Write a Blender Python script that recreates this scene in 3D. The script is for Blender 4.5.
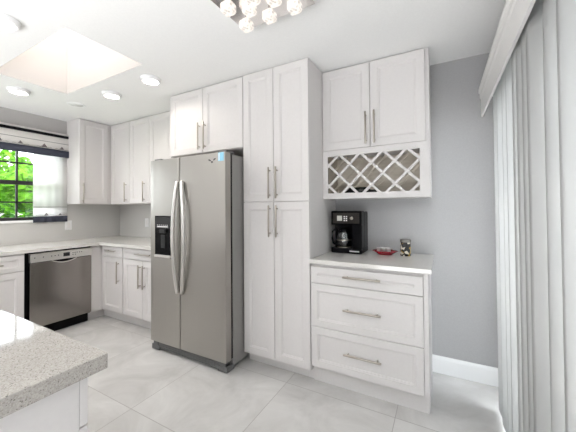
import bpy, bmesh, math, random
from mathutils import Vector, Matrix
random.seed(7)
S = bpy.context.scene
COL = S.collection
for o in list(bpy.data.objects): bpy.data.objects.remove(o)

# ------------------------------------------------------------------ camera
f, psi, cyp, camh, pitch, roll = 284.2, .496, 204.07, 1.300, .015, -.008
c_, s_ = math.cos(psi), math.sin(psi); cp, sp = math.cos(pitch), math.sin(pitch); cr, sr = math.cos(roll), math.sin(roll)
R0 = Vector((c_, s_, 0)); F0 = Vector((-s_, c_, 0)); U0 = Vector((0, 0, 1))
Fv = cp*F0 + sp*U0; U1 = -sp*F0 + cp*U0
Rv = cr*R0 + sr*U1; Uv = -sr*R0 + cr*U1
cam = bpy.data.cameras.new('camera'); camo = bpy.data.objects.new('camera', cam); COL.objects.link(camo)
M = Matrix((Rv, Uv, -Fv)).transposed().to_4x4(); M.translation = Vector((0, 0, camh))
camo.matrix_world = M
cam.sensor_width = 36; cam.lens = f/576*36
cam.shift_y = (cyp-216)/576
cam.clip_start = .02
S.camera = camo

# ------------------------------------------------------------------ world, sun, exposure
W = bpy.data.worlds.new('sky'); S.world = W; W.use_nodes = True
nt = W.node_tree; bg = nt.nodes['Background']
sky = nt.nodes.new('ShaderNodeTexSky'); sky.sky_type = 'HOSEK_WILKIE'
sky.sun_direction = (0.1, -.45, .85); sky.turbidity = 4; sky.ground_albedo = .5
mx = nt.nodes.new('ShaderNodeMix'); mx.data_type = 'RGBA'; mx.inputs[0].default_value = .72
nt.links.new(sky.outputs[0], mx.inputs[6]); mx.inputs[7].default_value = (.93, .98, 1.0, 1)
nt.links.new(mx.outputs[2], bg.inputs[0]); bg.inputs[1].default_value = 5.5
sun = bpy.data.lights.new('sun', 'SUN'); sun.energy = 3.2; sun.angle = .02; sun.color = (1, .96, .88)
suno = bpy.data.objects.new('sun', sun); COL.objects.link(suno)
suno.rotation_euler = Vector((.05, .5, -.85)).to_track_quat('-Z', 'Y').to_euler()
S.view_settings.view_transform = 'Standard'; S.view_settings.look = 'None'
S.view_settings.gamma = 1; S.view_settings.use_curve_mapping = False
S.view_settings.exposure = 0.80

def portal(name, loc, d, sx, sy):
    l = bpy.data.lights.new(name, 'AREA'); l.shape = 'RECTANGLE'; l.size = sx; l.size_y = sy
    l.cycles.is_portal = True
    o = bpy.data.objects.new(name, l); COL.objects.link(o); o.location = loc
    o.rotation_euler = Vector(d).to_track_quat('-Z', 'Z').to_euler()
    return o
portal('daylight_door', (.47, .55, 1.02), (-1, 0, 0), 3.6, 2.0)
portal('daylight_rear', (-2.0, -3.72, 1.2), (0, 1, 0), 3.8, 2.2)
portal('daylight_window', (-4.40, .95, 1.65), (1, 0, 0), 1.4, .95)

bl = bpy.data.lights.new('added_ceiling_fill', 'AREA'); bl.shape = 'DISK'; bl.size = 2.6; bl.energy = 128; bl.color = (.96, .98, 1)  # unseen upward-facing fill discs, added to brighten the ceiling
blo = bpy.data.objects.new('added_ceiling_fill', bl); COL.objects.link(blo); blo.location = (-.75, -2.0, .3); blo.rotation_euler = (math.pi, 0, 0)
bl2 = bl.copy(); bl2.energy = 58; blo2 = bpy.data.objects.new('added_ceiling_fill', bl2); COL.objects.link(blo2); blo2.location = (-3.0, -2.0, .3); blo2.rotation_euler = (math.pi, 0, 0)

# ------------------------------------------------------------------ materials
MATS = {}
def mat(name, col, rough=.5, metal=0, spec=.5, emit=None, es=0, alpha=None, trans=0, ior=1.45):
    m = bpy.data.materials.new(name); m.use_nodes = True
    b = m.node_tree.nodes['Principled BSDF']
    b.inputs['Base Color'].default_value = (*col, 1); b.inputs['Roughness'].default_value = rough
    b.inputs['Metallic'].default_value = metal; b.inputs['Specular IOR Level'].default_value = spec
    b.inputs['Transmission Weight'].default_value = trans; b.inputs['IOR'].default_value = ior
    if emit: b.inputs['Emission Color'].default_value = (*emit, 1); b.inputs['Emission Strength'].default_value = es
    MATS[name] = m
    return m
def nodes(m): return m.node_tree.nodes, m.node_tree.links, m.node_tree.nodes['Principled BSDF']
def noise_col(m, scale, cols, detail=4, stretch=None, dist=0, bump=0, rough=None, fac_range=(.35, .65)):
    N, L, b = nodes(m)
    tc = N.new('ShaderNodeTexCoord'); src = tc.outputs['Object']
    if stretch:
        mp = N.new('ShaderNodeMapping'); mp.inputs['Scale'].default_value = stretch; L.new(src, mp.inputs[0]); src = mp.outputs[0]
    n = N.new('ShaderNodeTexNoise'); n.inputs['Scale'].default_value = scale; n.inputs['Detail'].default_value = detail
    n.inputs['Distortion'].default_value = dist; L.new(src, n.inputs['Vector'])
    r = N.new('ShaderNodeValToRGB'); L.new(n.outputs['Fac'], r.inputs[0])
    r.color_ramp.elements[0].position = fac_range[0]; r.color_ramp.elements[1].position = fac_range[1]
    r.color_ramp.elements[0].color = (*cols[0], 1); r.color_ramp.elements[1].color = (*cols[1], 1)
    L.new(r.outputs[0], b.inputs['Base Color'])
    if bump:
        bp = N.new('ShaderNodeBump'); bp.inputs['Strength'].default_value = bump; bp.inputs['Distance'].default_value = .002
        L.new(n.outputs['Fac'], bp.inputs['Height']); L.new(bp.outputs[0], b.inputs['Normal'])
    return n
white = mat('cabinet_paint', (.72, .705, .70), .5)
noise_col(white, 60, ((.675, .650, .640), (.69, .665, .655)), bump=.02)
ceilm = mat('ceiling_paint', (.86, .86, .85), .9)
noise_col(ceilm, 90, ((.815, .81, .80), (.835, .83, .82)), bump=.15)
wallm = mat('wall_paint', (.50, .50, .505), .8)
noise_col(wallm, 120, ((.40, .395, .397), (.42, .415, .417)), bump=.05)
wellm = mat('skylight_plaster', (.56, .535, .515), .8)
trimm = mat('trim_paint', (.84, .84, .84), .4)
inter = mat('maple_interior', (.7, .64, .55), .6)
noise_col(inter, 6, ((.66, .595, .50), (.74, .68, .59)), stretch=(1, 1, 8))
chrome = mat('brushed_nickel', (.45, .41, .36), .3, 1)
polish = mat('polished_chrome', (.90, .87, .85), .16, 1)
black = mat('black_plastic', (.004, .004, .005), .18, spec=.14)
dark = mat('black_rubber', (.02, .02, .02), .6)
darkgrey = mat('fridge_side_grey', (.22, .215, .21), .45)
noise_col(darkgrey, 300, ((.27, .26, .25), (.30, .29, .28)), bump=.1)
grille = mat('grille_grey', (.13, .13, .13), .5)

def steel(name, col, stretch, rg=.40):
    m = mat(name, col, .3, 1)
    N, L, b = nodes(m)
    tc = N.new('ShaderNodeTexCoord'); mp = N.new('ShaderNodeMapping'); mp.inputs['Scale'].default_value = stretch
    n = N.new('ShaderNodeTexNoise'); n.inputs['Scale'].default_value = 1; n.inputs['Detail'].default_value = 3
    L.new(tc.outputs['Object'], mp.inputs[0]); L.new(mp.outputs[0], n.inputs['Vector'])
    r = N.new('ShaderNodeMapRange'); r.inputs[3].default_value = rg; r.inputs[4].default_value = rg+.1
    L.new(n.outputs['Fac'], r.inputs[0]); L.new(r.outputs[0], b.inputs['Roughness'])
    bp = N.new('ShaderNodeBump'); bp.inputs['Strength'].default_value = .04; bp.inputs['Distance'].default_value = .001
    L.new(n.outputs['Fac'], bp.inputs['Height']); L.new(bp.outputs[0], b.inputs['Normal'])
    return m
steel_v = steel('stainless_steel', (.415, .397, .37), (6, 6, 400), .30)
steel_v.node_tree.nodes['Principled BSDF'].inputs['Metallic'].default_value = .88
N, L, b = nodes(steel_v)
tc = N.new('ShaderNodeTexCoord'); mp = N.new('ShaderNodeMapping'); mp.inputs['Scale'].default_value = (9, 1, .5)
n2 = N.new('ShaderNodeTexNoise'); n2.inputs['Scale'].default_value = 1; n2.inputs['Detail'].default_value = 1
L.new(tc.outputs['Object'], mp.inputs[0]); L.new(mp.outputs[0], n2.inputs['Vector'])
b2 = N.new('ShaderNodeBump'); b2.inputs['Strength'].default_value = .35; b2.inputs['Distance'].default_value = .012
L.new(n2.outputs['Fac'], b2.inputs['Height']); L.new(b.inputs['Normal'].links[0].from_socket, b2.inputs['Normal']); L.new(b2.outputs[0], b.inputs['Normal'])
steel_d = steel('dishwasher_steel', (.33, .305, .285), (6, 400, 6), .15)
steel_l = steel('light_steel', (.78, .76, .73), (6, 400, 6), .3)

# floor: large porcelain tiles with soft marbling and thin grout
floorm = mat('porcelain_tile', (.6, .58, .56), .3)
N, L, b = nodes(floorm)
tc = N.new('ShaderNodeTexCoord'); sx = N.new('ShaderNodeSeparateXYZ'); L.new(tc.outputs['Object'], sx.inputs[0])
def mth(op, a, b_=None, N=N, L=L):
    n = N.new('ShaderNodeMath'); n.operation = op
    for i, v in enumerate((a, b_)):
        if v is None: continue
        if isinstance(v, (int, float)): n.inputs[i].default_value = v
        else: L.new(v, n.inputs[i])
    return n.outputs[0]
PX, PY, OX, OY = .765, .717, -1.802, 1.156
ux = mth('DIVIDE', mth('SUBTRACT', sx.outputs[0], OX), PX); uy = mth('DIVIDE', mth('SUBTRACT', sx.outputs[1], OY), PY)
def edge(u, p):
    fr = mth('FRACT', u); return mth('MULTIPLY', mth('MINIMUM', fr, mth('SUBTRACT', 1.0, fr)), p)
dmin = mth('MINIMUM', edge(ux, PX), edge(uy, PY))
grout = mth('LESS_THAN', dmin, .0024)
cb = N.new('ShaderNodeCombineXYZ'); L.new(mth('FLOOR', ux), cb.inputs[0]); L.new(mth('FLOOR', uy), cb.inputs[1])
wn = N.new('ShaderNodeTexWhiteNoise'); L.new(cb.outputs[0], wn.inputs[0])
va = N.new('ShaderNodeVectorMath'); va.operation = 'MULTIPLY_ADD'; L.new(wn.outputs['Color'], va.inputs[0]); va.inputs[1].default_value = (9, 9, 9); L.new(tc.outputs['Object'], va.inputs[2])
n1 = N.new('ShaderNodeTexNoise'); n1.inputs['Scale'].default_value = 2.6; n1.inputs['Detail'].default_value = 9; n1.inputs['Roughness'].default_value = .62; n1.inputs['Distortion'].default_value = .7
L.new(va.outputs[0], n1.inputs['Vector'])
r1 = N.new('ShaderNodeValToRGB'); L.new(n1.outputs['Fac'], r1.inputs[0])
r1.color_ramp.elements[0].position = .32; r1.color_ramp.elements[0].color = (.49, .478, .465, 1)
r1.color_ramp.elements[1].position = .68; r1.color_ramp.elements[1].color = (.66, .65, .635, 1)
mg = N.new('ShaderNodeMix'); mg.data_type = 'RGBA'; L.new(grout, mg.inputs[0]); L.new(r1.outputs[0], mg.inputs[6]); mg.inputs[7].default_value = (.36, .345, .33, 1)
L.new(mg.outputs[2], b.inputs['Base Color'])
rr = mth('ADD', .22, mth('MULTIPLY', grout, .5)); L.new(rr, b.inputs['Roughness'])

def quartz(name, base, fleck, dark_fleck, rough=.07, scale=230):
    m = mat(name, base, rough); N, L, b = nodes(m)
    tc = N.new('ShaderNodeTexCoord')
    v = N.new('ShaderNodeTexVoronoi'); v.inputs['Scale'].default_value = scale; L.new(tc.outputs['Object'], v.inputs['Vector'])
    sp_ = N.new('ShaderNodeSeparateColor'); L.new(v.outputs['Color'], sp_.inputs[0])
    r = N.new('ShaderNodeValToRGB'); r.color_ramp.interpolation = 'CONSTANT'; L.new(sp_.outputs[0], r.inputs[0])
    e = r.color_ramp.elements; e[0].color = (*dark_fleck, 1); e[0].position = 0
    e[1].position = .035; e[1].color = (*fleck, 1)
    x = e.new(.26); x.color = (*base, 1); y = e.new(.72); y.color = (*[min(1, k*1.14) for k in base], 1)
    L.new(r.outputs[0], b.inputs['Base Color'])
    return m
q_isl = quartz('speckled_quartz', (.42, .395, .365), (.35, .325, .30), (.19, .175, .165), scale=380)
q_cnt = quartz('pale_quartz', (.70, .68, .65), (.69, .668, .637), (.675, .65, .62), scale=200)
for nd in q_cnt.node_tree.nodes:
    if nd.type == 'VALTORGB': nd.color_ramp.elements[3].color = (.715, .695, .667, 1)

def glassy(name, tint=(1, 1, 1), refl=.06):
    m = bpy.data.materials.new(name); m.use_nodes = True; N, L = m.node_tree.nodes, m.node_tree.links
    out = N['Material Output']; N.remove(N['Principled BSDF'])
    t = N.new('ShaderNodeBsdfTransparent'); t.inputs[0].default_value = (*tint, 1)
    g = N.new('ShaderNodeBsdfGlossy'); g.inputs['Roughness'].default_value = .02
    mx = N.new('ShaderNodeMixShader'); mx.inputs[0].default_value = refl
    L.new(t.outputs[0], mx.inputs[1]); L.new(g.outputs[0], mx.inputs[2]); L.new(mx.outputs[0], out.inputs[0])
    return m
glass = glassy('window_glass')
jarglass = glassy('clear_glass', (.9, .92, .92), .12)
def cloth(name, col, tl):
    m = bpy.data.materials.new(name); m.use_nodes = True; N, L = m.node_tree.nodes, m.node_tree.links
    out = N['Material Output']; N.remove(N['Principled BSDF'])
    d = N.new('ShaderNodeBsdfDiffuse'); d.inputs[0].default_value = (*col, 1)
    t = N.new('ShaderNodeBsdfTranslucent'); t.inputs[0].default_value = (*col, 1)
    tc = N.new('ShaderNodeTexCoord'); w = N.new('ShaderNodeTexNoise'); w.inputs['Scale'].default_value = 400; L.new(tc.outputs['Object'], w.inputs['Vector'])
    bp = N.new('ShaderNodeBump'); bp.inputs['Strength'].default_value = .1; bp.inputs['Distance'].default_value = .001
    L.new(w.outputs['Fac'], bp.inputs['Height']); L.new(bp.outputs[0], d.inputs['Normal'])
    mx = N.new('ShaderNodeMixShader'); mx.inputs[0].default_value = tl
    L.new(d.outputs[0], mx.inputs[1]); L.new(t.outputs[0], mx.inputs[2]); L.new(mx.outputs[0], out.inputs[0])
    return m
curtm = cloth('white_curtain_cloth', (.95, .94, .93), .75)
valm = cloth('valance_cloth', (.80, .77, .75), .2)
navym = cloth('navy_cloth', (.07, .075, .10), .05)
blackm = cloth('black_cloth', (.012, .012, .014), 0)
vanem = cloth('blind_vane', (.72, .72, .715), .46)
boatm = mat('boat_print', (.12, .10, .10), .9)
framem = mat('dark_window_frame', (.03, .028, .03), .4)
leafm = cloth('leaf_green', (.10, .28, .02), .45)
leafm2 = cloth('leaf_deep_green', (.035, .13, .02), .35)
leafm3 = cloth('leaf_lime', (.17, .40, .035), .45)
petalm = cloth('white_petal', (.9, .88, .85), .3)
barkm = mat('bark', (.16, .11, .07), .9)
lawnm = mat('lawn', (.12, .25, .04), .9)
noise_col(lawnm, 12, ((.09, .20, .03), (.18, .34, .06)))
concm = mat('patio_concrete', (.55, .54, .52), .9)
noise_col(concm, 5, ((.5, .49, .47), (.6, .59, .57)))
redm = mat('red_glaze', (.30, .01, .02), .2)
whitec = mat('white_ceramic', (.82, .80, .79), .3)
bluem = mat('blue_sticker', (.30, .62, .80), .5)
paperm = mat('sticker_paper', (.85, .9, .92), .5)
inkm = mat('dark_ink', (.05, .05, .05), .5)
dispm = mat('display_glass', (.02, .02, .022), .1)
textm = mat('panel_print', (.75, .75, .75), .5)
amberm = mat('jar_gold', (.55, .40, .12), .35)
creamm = mat('jar_cream', (.75, .70, .60), .6)
greym = mat('button_grey', (.05, .05, .05), .8)  # dark grey of the dishwasher buttons
lampm = mat('lamp_lens', (1, 1, 1), .5, emit=(1, .96, .90), es=4)
crystal = mat('frosted_crystal', (.50, .45, .41), .12, emit=(1, .93, .86), es=.5, trans=.0)
N, L, b = nodes(crystal)
tc = N.new('ShaderNodeTexCoord'); vo = N.new('ShaderNodeTexVoronoi'); vo.inputs['Scale'].default_value = 55; L.new(tc.outputs['Object'], vo.inputs['Vector'])
bp = N.new('ShaderNodeBump'); bp.inputs['Strength'].default_value = .9; bp.inputs['Distance'].default_value = .006
L.new(vo.outputs['Distance'], bp.inputs['Height']); L.new(bp.outputs[0], b.inputs['Normal'])
mr = N.new('ShaderNodeMapRange'); mr.inputs[1].default_value = .0; mr.inputs[2].default_value = .55; mr.inputs[3].default_value = .0; mr.inputs[4].default_value = .42
L.new(vo.outputs['Distance'], mr.inputs[0]); L.new(mr.outputs[0], b.inputs['Emission Strength'])
bulbm = mat('bulb_glow', (1, 1, 1), .5, emit=(1, .90, .78), es=2)

# ------------------------------------------------------------------ mesh helpers
def NB(): return bmesh.new()
def box(bm, x0, x1, y0, y1, z0, z1, bev=0):
    t = bmesh.new(); bmesh.ops.create_cube(t, size=1)
    for v in t.verts: v.co = Vector(((x0+x1)/2+v.co.x*(x1-x0), (y0+y1)/2+v.co.y*(y1-y0), (z0+z1)/2+v.co.z*(z1-z0)))
    if bev: bmesh.ops.bevel(t, geom=t.edges[:], offset=bev, segments=2, affect='EDGES', profile=.5)
    merge(bm, t); return bm
def merge(bm, t, mtx=None):
    mp = {}
    for v in t.verts: mp[v] = bm.verts.new(mtx @ v.co if mtx else v.co)
    for fc in t.faces:
        try: g = bm.faces.new([mp[v] for v in fc.verts]); g.smooth = fc.smooth; g.material_index = fc.material_index
        except ValueError: pass
    t.free()
def tube(bm, pts, r, n=12, cap=True, rs=None, flat=None):
    """round bar through the points"""
    pts = [Vector(p) for p in pts]; rings = []
    up = Vector((0, 0, 1))
    d0 = (pts[1]-pts[0]).normalized()
    if abs(d0.dot(up)) > .9: up = Vector((1, 0, 0))
    for i, p in enumerate(pts):
        d = (pts[min(i+1, len(pts)-1)]-pts[max(i-1, 0)]).normalized()
        a = d.cross(up).normalized(); b_ = d.cross(a).normalized()
        rad = rs[i] if rs else r
        k = flat or 1
        rings.append([bm.verts.new(p+(a*math.cos(2*math.pi*j/n)*rad*k+b_*math.sin(2*math.pi*j/n)*rad)) for j in range(n)])
    for i in range(len(rings)-1):
        for j in range(n):
            fc = bm.faces.new((rings[i][j], rings[i][(j+1) % n], rings[i+1][(j+1) % n], rings[i+1][j])); fc.smooth = True
    if cap: bm.faces.new(rings[0]); bm.faces.new(rings[-1])
    return bm
def lathe(bm, prof, c, n=32, axis='z'):
    """prof: list of (radius, height); closed if ends have radius 0"""
    rings = []
    for r, h in prof:
        if r <= 1e-6: rings.append([bm.verts.new((c[0], c[1], c[2]+h))])
        else: rings.append([bm.verts.new((c[0]+r*math.cos(2*math.pi*j/n), c[1]+r*math.sin(2*math.pi*j/n), c[2]+h)) for j in range(n)])
    for a, b_ in zip(rings, rings[1:]):
        for j in range(n):
            k = (j+1) % n
            if len(a) == 1 and len(b_) == 1: continue
            if len(a) == 1: fc = bm.faces.new((a[0], b_[j], b_[k]))
            elif len(b_) == 1: fc = bm.faces.new((a[j], a[k], b_[0]))
            else: fc = bm.faces.new((a[j], a[k], b_[k], b_[j]))
            fc.smooth = True
    return bm
def tf_back(Yf): return lambda u, v, w: Vector((u, Yf-w, v))      # faces -Y
def tf_left(Xf): return lambda u, v, w: Vector((Xf+w, u, v))      # faces +X
def tf_isl(Yf): return lambda u, v, w: Vector((u, Yf+w, v))       # faces +Y
def loops(bm, T, u0, u1, v0, v1, prof):
    rs = []
    for ins, w in prof:
        rs.append([bm.verts.new(T(u, v, w)) for u, v in ((u0+ins, v0+ins), (u1-ins, v0+ins), (u1-ins, v1-ins), (u0+ins, v1-ins))])
    for a, b_ in zip(rs, rs[1:]):
        for j in range(4): bm.faces.new((a[j], a[(j+1) % 4], b_[(j+1) % 4], b_[j]))
    bm.faces.new(rs[0]); bm.faces.new(rs[-1]); return bm
def shaker(T, u0, u1, v0, v1, fw=.058, t=.020):
    return loops(NB(), T, u0, u1, v0, v1, [(0, 0), (0, t-.002), (.002, t), (fw, t), (fw+.003, t-.004), (fw+.009, t-.005), (fw+.012, t-.010)])
def pull(T, u, v, ln, vert, w0=.020, off=.030, r=.0072):
    bm = NB(); h = ln/2; d = .6*h
    P = (lambda q, w: T(u, v+q, w)) if vert else (lambda q, w: T(u+q, v, w))
    tube(bm, [P(-h, w0+off), P(-h+.002, w0+off), P(h-.002, w0+off), P(h, w0+off)], r, rs=[r*.8, r, r, r*.8])
    for q in (-h*.78, h*.78): tube(bm, [P(q, w0-.001), P(q, w0+off)], r*.75, n=8)
    return bm

def finish(name, bm, m, parent=None, origin=None):
    bmesh.ops.recalc_face_normals(bm, faces=bm.faces[:])
    off = Vector((0, 0, 0))
    if parent is not None: off = Vector(parent['_o'])
    elif origin is not None: off = Vector(origin)
    for v in bm.verts: v.co -= off
    me = bpy.data.meshes.new(name); bm.to_mesh(me); bm.free()
    ms = m if isinstance(m, (list, tuple)) else [m]
    for q in ms: me.materials.append(q)
    o = bpy.data.objects.new(name, me); COL.objects.link(o)
    if parent is not None: o.parent = parent; o['_o'] = parent['_o']
    elif origin is not None: o.location = off; o['_o'] = tuple(off)
    return o
def struct(name, bm, m):
    o = finish(name, bm, m, origin=(0, 0, 0)); o['kind'] = 'structure'; return o
def thing(name, label, cat, loc, group=None):
    o = bpy.data.objects.new(name, None); COL.objects.link(o); o.location = loc; o['_o'] = tuple(loc)
    o.empty_display_size = .05
    o['label'] = label; o['category'] = cat
    if group: o['group'] = group
    return o
def tag(o, label, cat, group=None):
    o['label'] = label; o['category'] = cat
    if group: o['group'] = group
    return o
def part(name, bm, m, parent, label=None):
    o = finish(name, bm, m, parent)
    if label: o['label'] = label
    return o

# ------------------------------------------------------------------ room shell
XL, XR, YB, YR, H = -4.24, .42, 2.547, -3.70, 2.44
SK = (-3.225, -2.053, .884, 1.412)           # skylight opening
struct('floor', box(NB(), XL-.14, XR+.14, YR-.1, YB+.14, -.12, 0), floorm)
bm = NB()
T2 = H+.10
box(bm, XL-.14, SK[0], YR-.1, YB+.14, H, T2); box(bm, SK[1], XR+.14, YR-.1, YB+.14, H, T2)
box(bm, SK[0], SK[1], YR-.1, SK[2], H, T2); box(bm, SK[0], SK[1], SK[3], YB+.14, H, T2)
struct('ceiling', bm, ceilm)
bm = NB(); ZT = 3.30
box(bm, SK[0]-.05, SK[0], SK[2]-.05, SK[3]+.05, T2, ZT); box(bm, SK[1], SK[1]+.05, SK[2]-.05, SK[3]+.05, T2, ZT)
box(bm, SK[0], SK[1], SK[2]-.05, SK[2], T2, ZT); box(bm, SK[0], SK[1], SK[3], SK[3]+.05, T2, ZT)
e = .002
box(bm, SK[0]-.001, SK[0]+e, SK[2], SK[3], H+.001, T2); box(bm, SK[1]-e, SK[1]+.001, SK[2], SK[3], H+.001, T2)
box(bm, SK[0], SK[1], SK[2]-.001, SK[2]+e, H+.001, T2); box(bm, SK[0], SK[1], SK[3]-e, SK[3]+.001, H+.001, T2)
struct('trim_skylight_well', bm, wellm)
sm = mat('skylight_diffuser', (.9, .9, .9), .6, emit=(1, .955, .92), es=4.3)
struct('window_3', box(NB(), SK[0]-.05, SK[1]+.05, SK[2]-.05, SK[3]+.05, ZT, ZT+.02), sm)
struct('wall_back', box(NB(), XL-.14, XR+.14, YB, YB+.14, 0, H), wallm)
WY0, WY1, WZ0, WZ1 = .28, 1.79, 1.185, 2.13
bm = NB()
box(bm, XL-.14, XL, YR, WY0, 0, H); box(bm, XL-.14, XL, WY1, YB, 0, H)
box(bm, XL-.14, XL, WY0, WY1, 0, WZ0); box(bm, XL-.14, XL, WY0, WY1, WZ1, H)
wallw = mat('wall_paint_left_lit', (.50, .49, .48), .8)  # same wall paint, lightened and warmed to carry the left side's light
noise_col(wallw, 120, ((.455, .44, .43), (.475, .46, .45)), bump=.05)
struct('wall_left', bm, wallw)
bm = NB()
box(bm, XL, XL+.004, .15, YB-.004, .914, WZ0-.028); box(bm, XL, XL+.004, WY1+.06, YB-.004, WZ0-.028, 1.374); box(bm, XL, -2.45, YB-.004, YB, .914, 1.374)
struct('trim_lit_backsplash_wall', bm, mat('lit_backsplash_paint', (.60, .59, .57), .35))  # added wall sheets whose lighter colour stands in for light on the left
DY0, DY1, DZ = -1.25, 2.36, 2.06
bm = NB()
box(bm, XR, XR+.14, YR, DY0, 0, H); box(bm, XR, XR+.14, DY1, YB, 0, H); box(bm, XR, XR+.14, DY0, DY1, DZ, H)
struct('wall_right', bm, wallm)
bm = NB()
box(bm, XL-.14, -3.9, YR-.14, YR, 0, H); box(bm, -.1, XR+.14, YR-.14, YR, 0, H); box(bm, -3.9, -.1, YR-.14, YR, 2.3, H); box(bm, -3.9, -.1, YR-.14, YR, 0, .1)
struct('wall_rear', bm, wallm)
def frame_win(bm, x0, x1, y0, y1, z0, z1, wdt):
    box(bm, x0, x1, y0, y0+wdt, z0, z1); box(bm, x0, x1, y1-wdt, y1, z0, z1)
    box(bm, x0, x1, y0+wdt, y1-wdt, z0, z0+wdt); box(bm, x0, x1, y0+wdt, y1-wdt, z1-wdt, z1)
bm = NB()                                    # black double-hung sash with muntins
frame_win(bm, XL-.10, XL-.04, WY0, WY1, WZ0, WZ1, .035)
box(bm, XL-.09, XL-.045, WY0, WY1, 1.598, 1.644)
for k in range(-3, 2):
    y = 1.391+.277*k
    if WY0+.05 < y < WY1-.05: box(bm, XL-.085, XL-.06, y-.009, y+.009, WZ0, WZ1)
for z in (1.396, 1.851): box(bm, XL-.085, XL-.06, WY0, WY1, z-.008, z+.008)
struct('window_1', bm, framem)
wg = struct('window_1_glass', box(NB(), XL-.076, XL-.070, WY0+.03, WY1-.03, WZ0+.03, WZ1-.03), glass)
wg.parent = bpy.data.objects['window_1']; del wg['kind']; wg.name = 'window_pane'
bm = box(NB(), XL-.04, XL+.014, WY0-.05, WY1+.06, WZ0-.028, WZ0-.002, .004)
struct('trim_window_sill', bm, trimm)
bm = NB()
frame_win(bm, XR+.05, XR+.11, DY0, DY1, 0.01, DZ, .06); box(bm, XR+.05, XR+.11, .52, .60, .07, DZ-.06)
struct('door_1', bm, trimm)
dg = struct('door_pane', box(NB(), XR+.075, XR+.083, DY0+.05, DY1-.05, .06, DZ-.05), glass); dg.parent = bpy.data.objects['door_1']; del dg['kind']
bm = NB(); frame_win(bm, -3.9, -.1, YR-.11, YR-.05, .1, 2.3, .06)
for x in (-2.66, -1.40): box(bm, x-.03, x+.03, YR-.105, YR-.055, .16, 2.24)
struct('window_2', bm, trimm)
rg = struct('window_pane', box(NB(), -3.85, -.15, YR-.083, YR-.077, .15, 2.25), glass); rg.parent = bpy.data.objects['window_2']; del rg['kind']
# baseboards: small moulded profile
def baseb(name, a, b_, n):
    a, b_, n = Vector(a), Vector(b_), Vector(n); bm = NB()
    prof = [(0, 0), (.015, 0), (.015, .105), (.011, .122), (.006, .130), (0, .130)]
    ra = [bm.verts.new(a+n*x+Vector((0, 0, z))) for x, z in prof]; rb = [bm.verts.new(b_+n*x+Vector((0, 0, z))) for x, z in prof]
    for i in range(len(prof)): j = (i+1) % len(prof); bm.faces.new((ra[i], ra[j], rb[j], rb[i]))
    bm.faces.new(ra); bm.faces.new(rb); struct(name, bm, trimm)
baseb('baseboard_back', (-.083, YB, 0), (XR, YB, 0), (0, -1, 0))
baseb('baseboard_right', (XR, YR, 0), (XR, DY0, 0), (-1, 0, 0))
baseb('baseboard_left', (XL, YR, 0), (XL, .15, 0), (1, 0, 0))

bm = box(NB(), 1.10, 1.25, -2.2, 1.30, -.03, 2.4); box(bm, 1.08, 1.27, -2.2, 1.32, 2.4, 2.46)  # unseen wall added outside to keep sky light off the near vanes
struct('wall_sky_blocker', bm, mat('blocker_grey', (.42, .42, .42), .9))
# ------------------------------------------------------------------ cabinets
g = .002
def cab_body(bm, x0, x1, y0, y1, z0, z1): box(bm, x0, x1, y0, y1, z0, z1, .0015)
# -- pantry
pX0, pX1, pY = -1.482, -.870, 1.942
t = thing('pantry_cabinet', 'tall white shaker pantry cabinet between the refrigerator and the coffee counter', 'cabinet', (-1.176, 2.26, 0))
bm = NB(); cab_body(bm, pX0, pX1, pY+.020, YB-.002, .095, H-.002); box(bm, pX0, pX1, 2.018, YB-.002, 0, .095)
part('body', bm, white, t)
T = tf_back(pY+.020)
for k, (z0, z1, pz) in enumerate(((.095, 1.351, 1.200), (1.355, H-.006, 1.505))):
    for (u0, u1, pu) in ((pX0+g, -1.181-g, -1.213), (-1.181+g, pX1-g, -1.146)):
        d = part('door', shaker(T, u0, u1, z0, z1), white, t); part('handle', pull(T, pu, pz, .25, True), chrome, d)
# -- cabinet above the fridge
t = thing('over_fridge_cabinet', 'white two-door wall cabinet above the refrigerator', 'cabinet', (-1.94, 2.26, 1.82))
oX0, oX1 = -2.392, -1.482
bm = NB(); cab_body(bm, oX0, oX1-.001, pY+.020, YB-.002, 1.822, H-.002); part('body', bm, white, t)
for u0, u1, pu in ((oX0+g, -1.947-g, -1.982), (-1.947+g, oX1-2*g, -1.913)):
    d = part('door', shaker(T, u0, u1, 1.826, H-.010), white, t); part('handle', pull(T, pu, 1.977, .25, True), chrome, d)
# -- upper cabinets on the back wall, left of the fridge
uY = 2.223; TU = tf_back(uY+.020); zB = 1.374
lX = -3.924
t = thing('single_door_wall_cabinet', 'narrow white wall cabinet with one door, in the corner of the back wall', 'cabinet', (-3.715, 2.4, zB), 'wall cabinets in the far corner')
bm = NB(); cab_body(bm, lX+.001, -3.504, uY+.020, YB-.002, zB, H-.002); part('body', bm, white, t)
d = part('door', shaker(TU, lX+.02, -3.503-g, zB+.003, H-.010), white, t); part('handle', pull(TU, -3.565, 1.522, .25, True), chrome, d)
t = thing('double_door_wall_cabinet', 'white two-door wall cabinet just left of the refrigerator top', 'cabinet', (-3.1, 2.4, zB), 'wall cabinets in the far corner')
bm = NB(); cab_body(bm, -3.503, oX0-.003, uY+.020, YB-.002, zB, H-.002); part('body', bm, white, t)
for u0, u1, pu in ((-3.503+g, -3.113-g, -3.197), (-3.113+g, -2.72, -2.77)):
    d = part('door', shaker(TU, u0, u1, zB+.003, H-.010), white, t); part('handle', pull(TU, pu, 1.522, .25, True), chrome, d)
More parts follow.
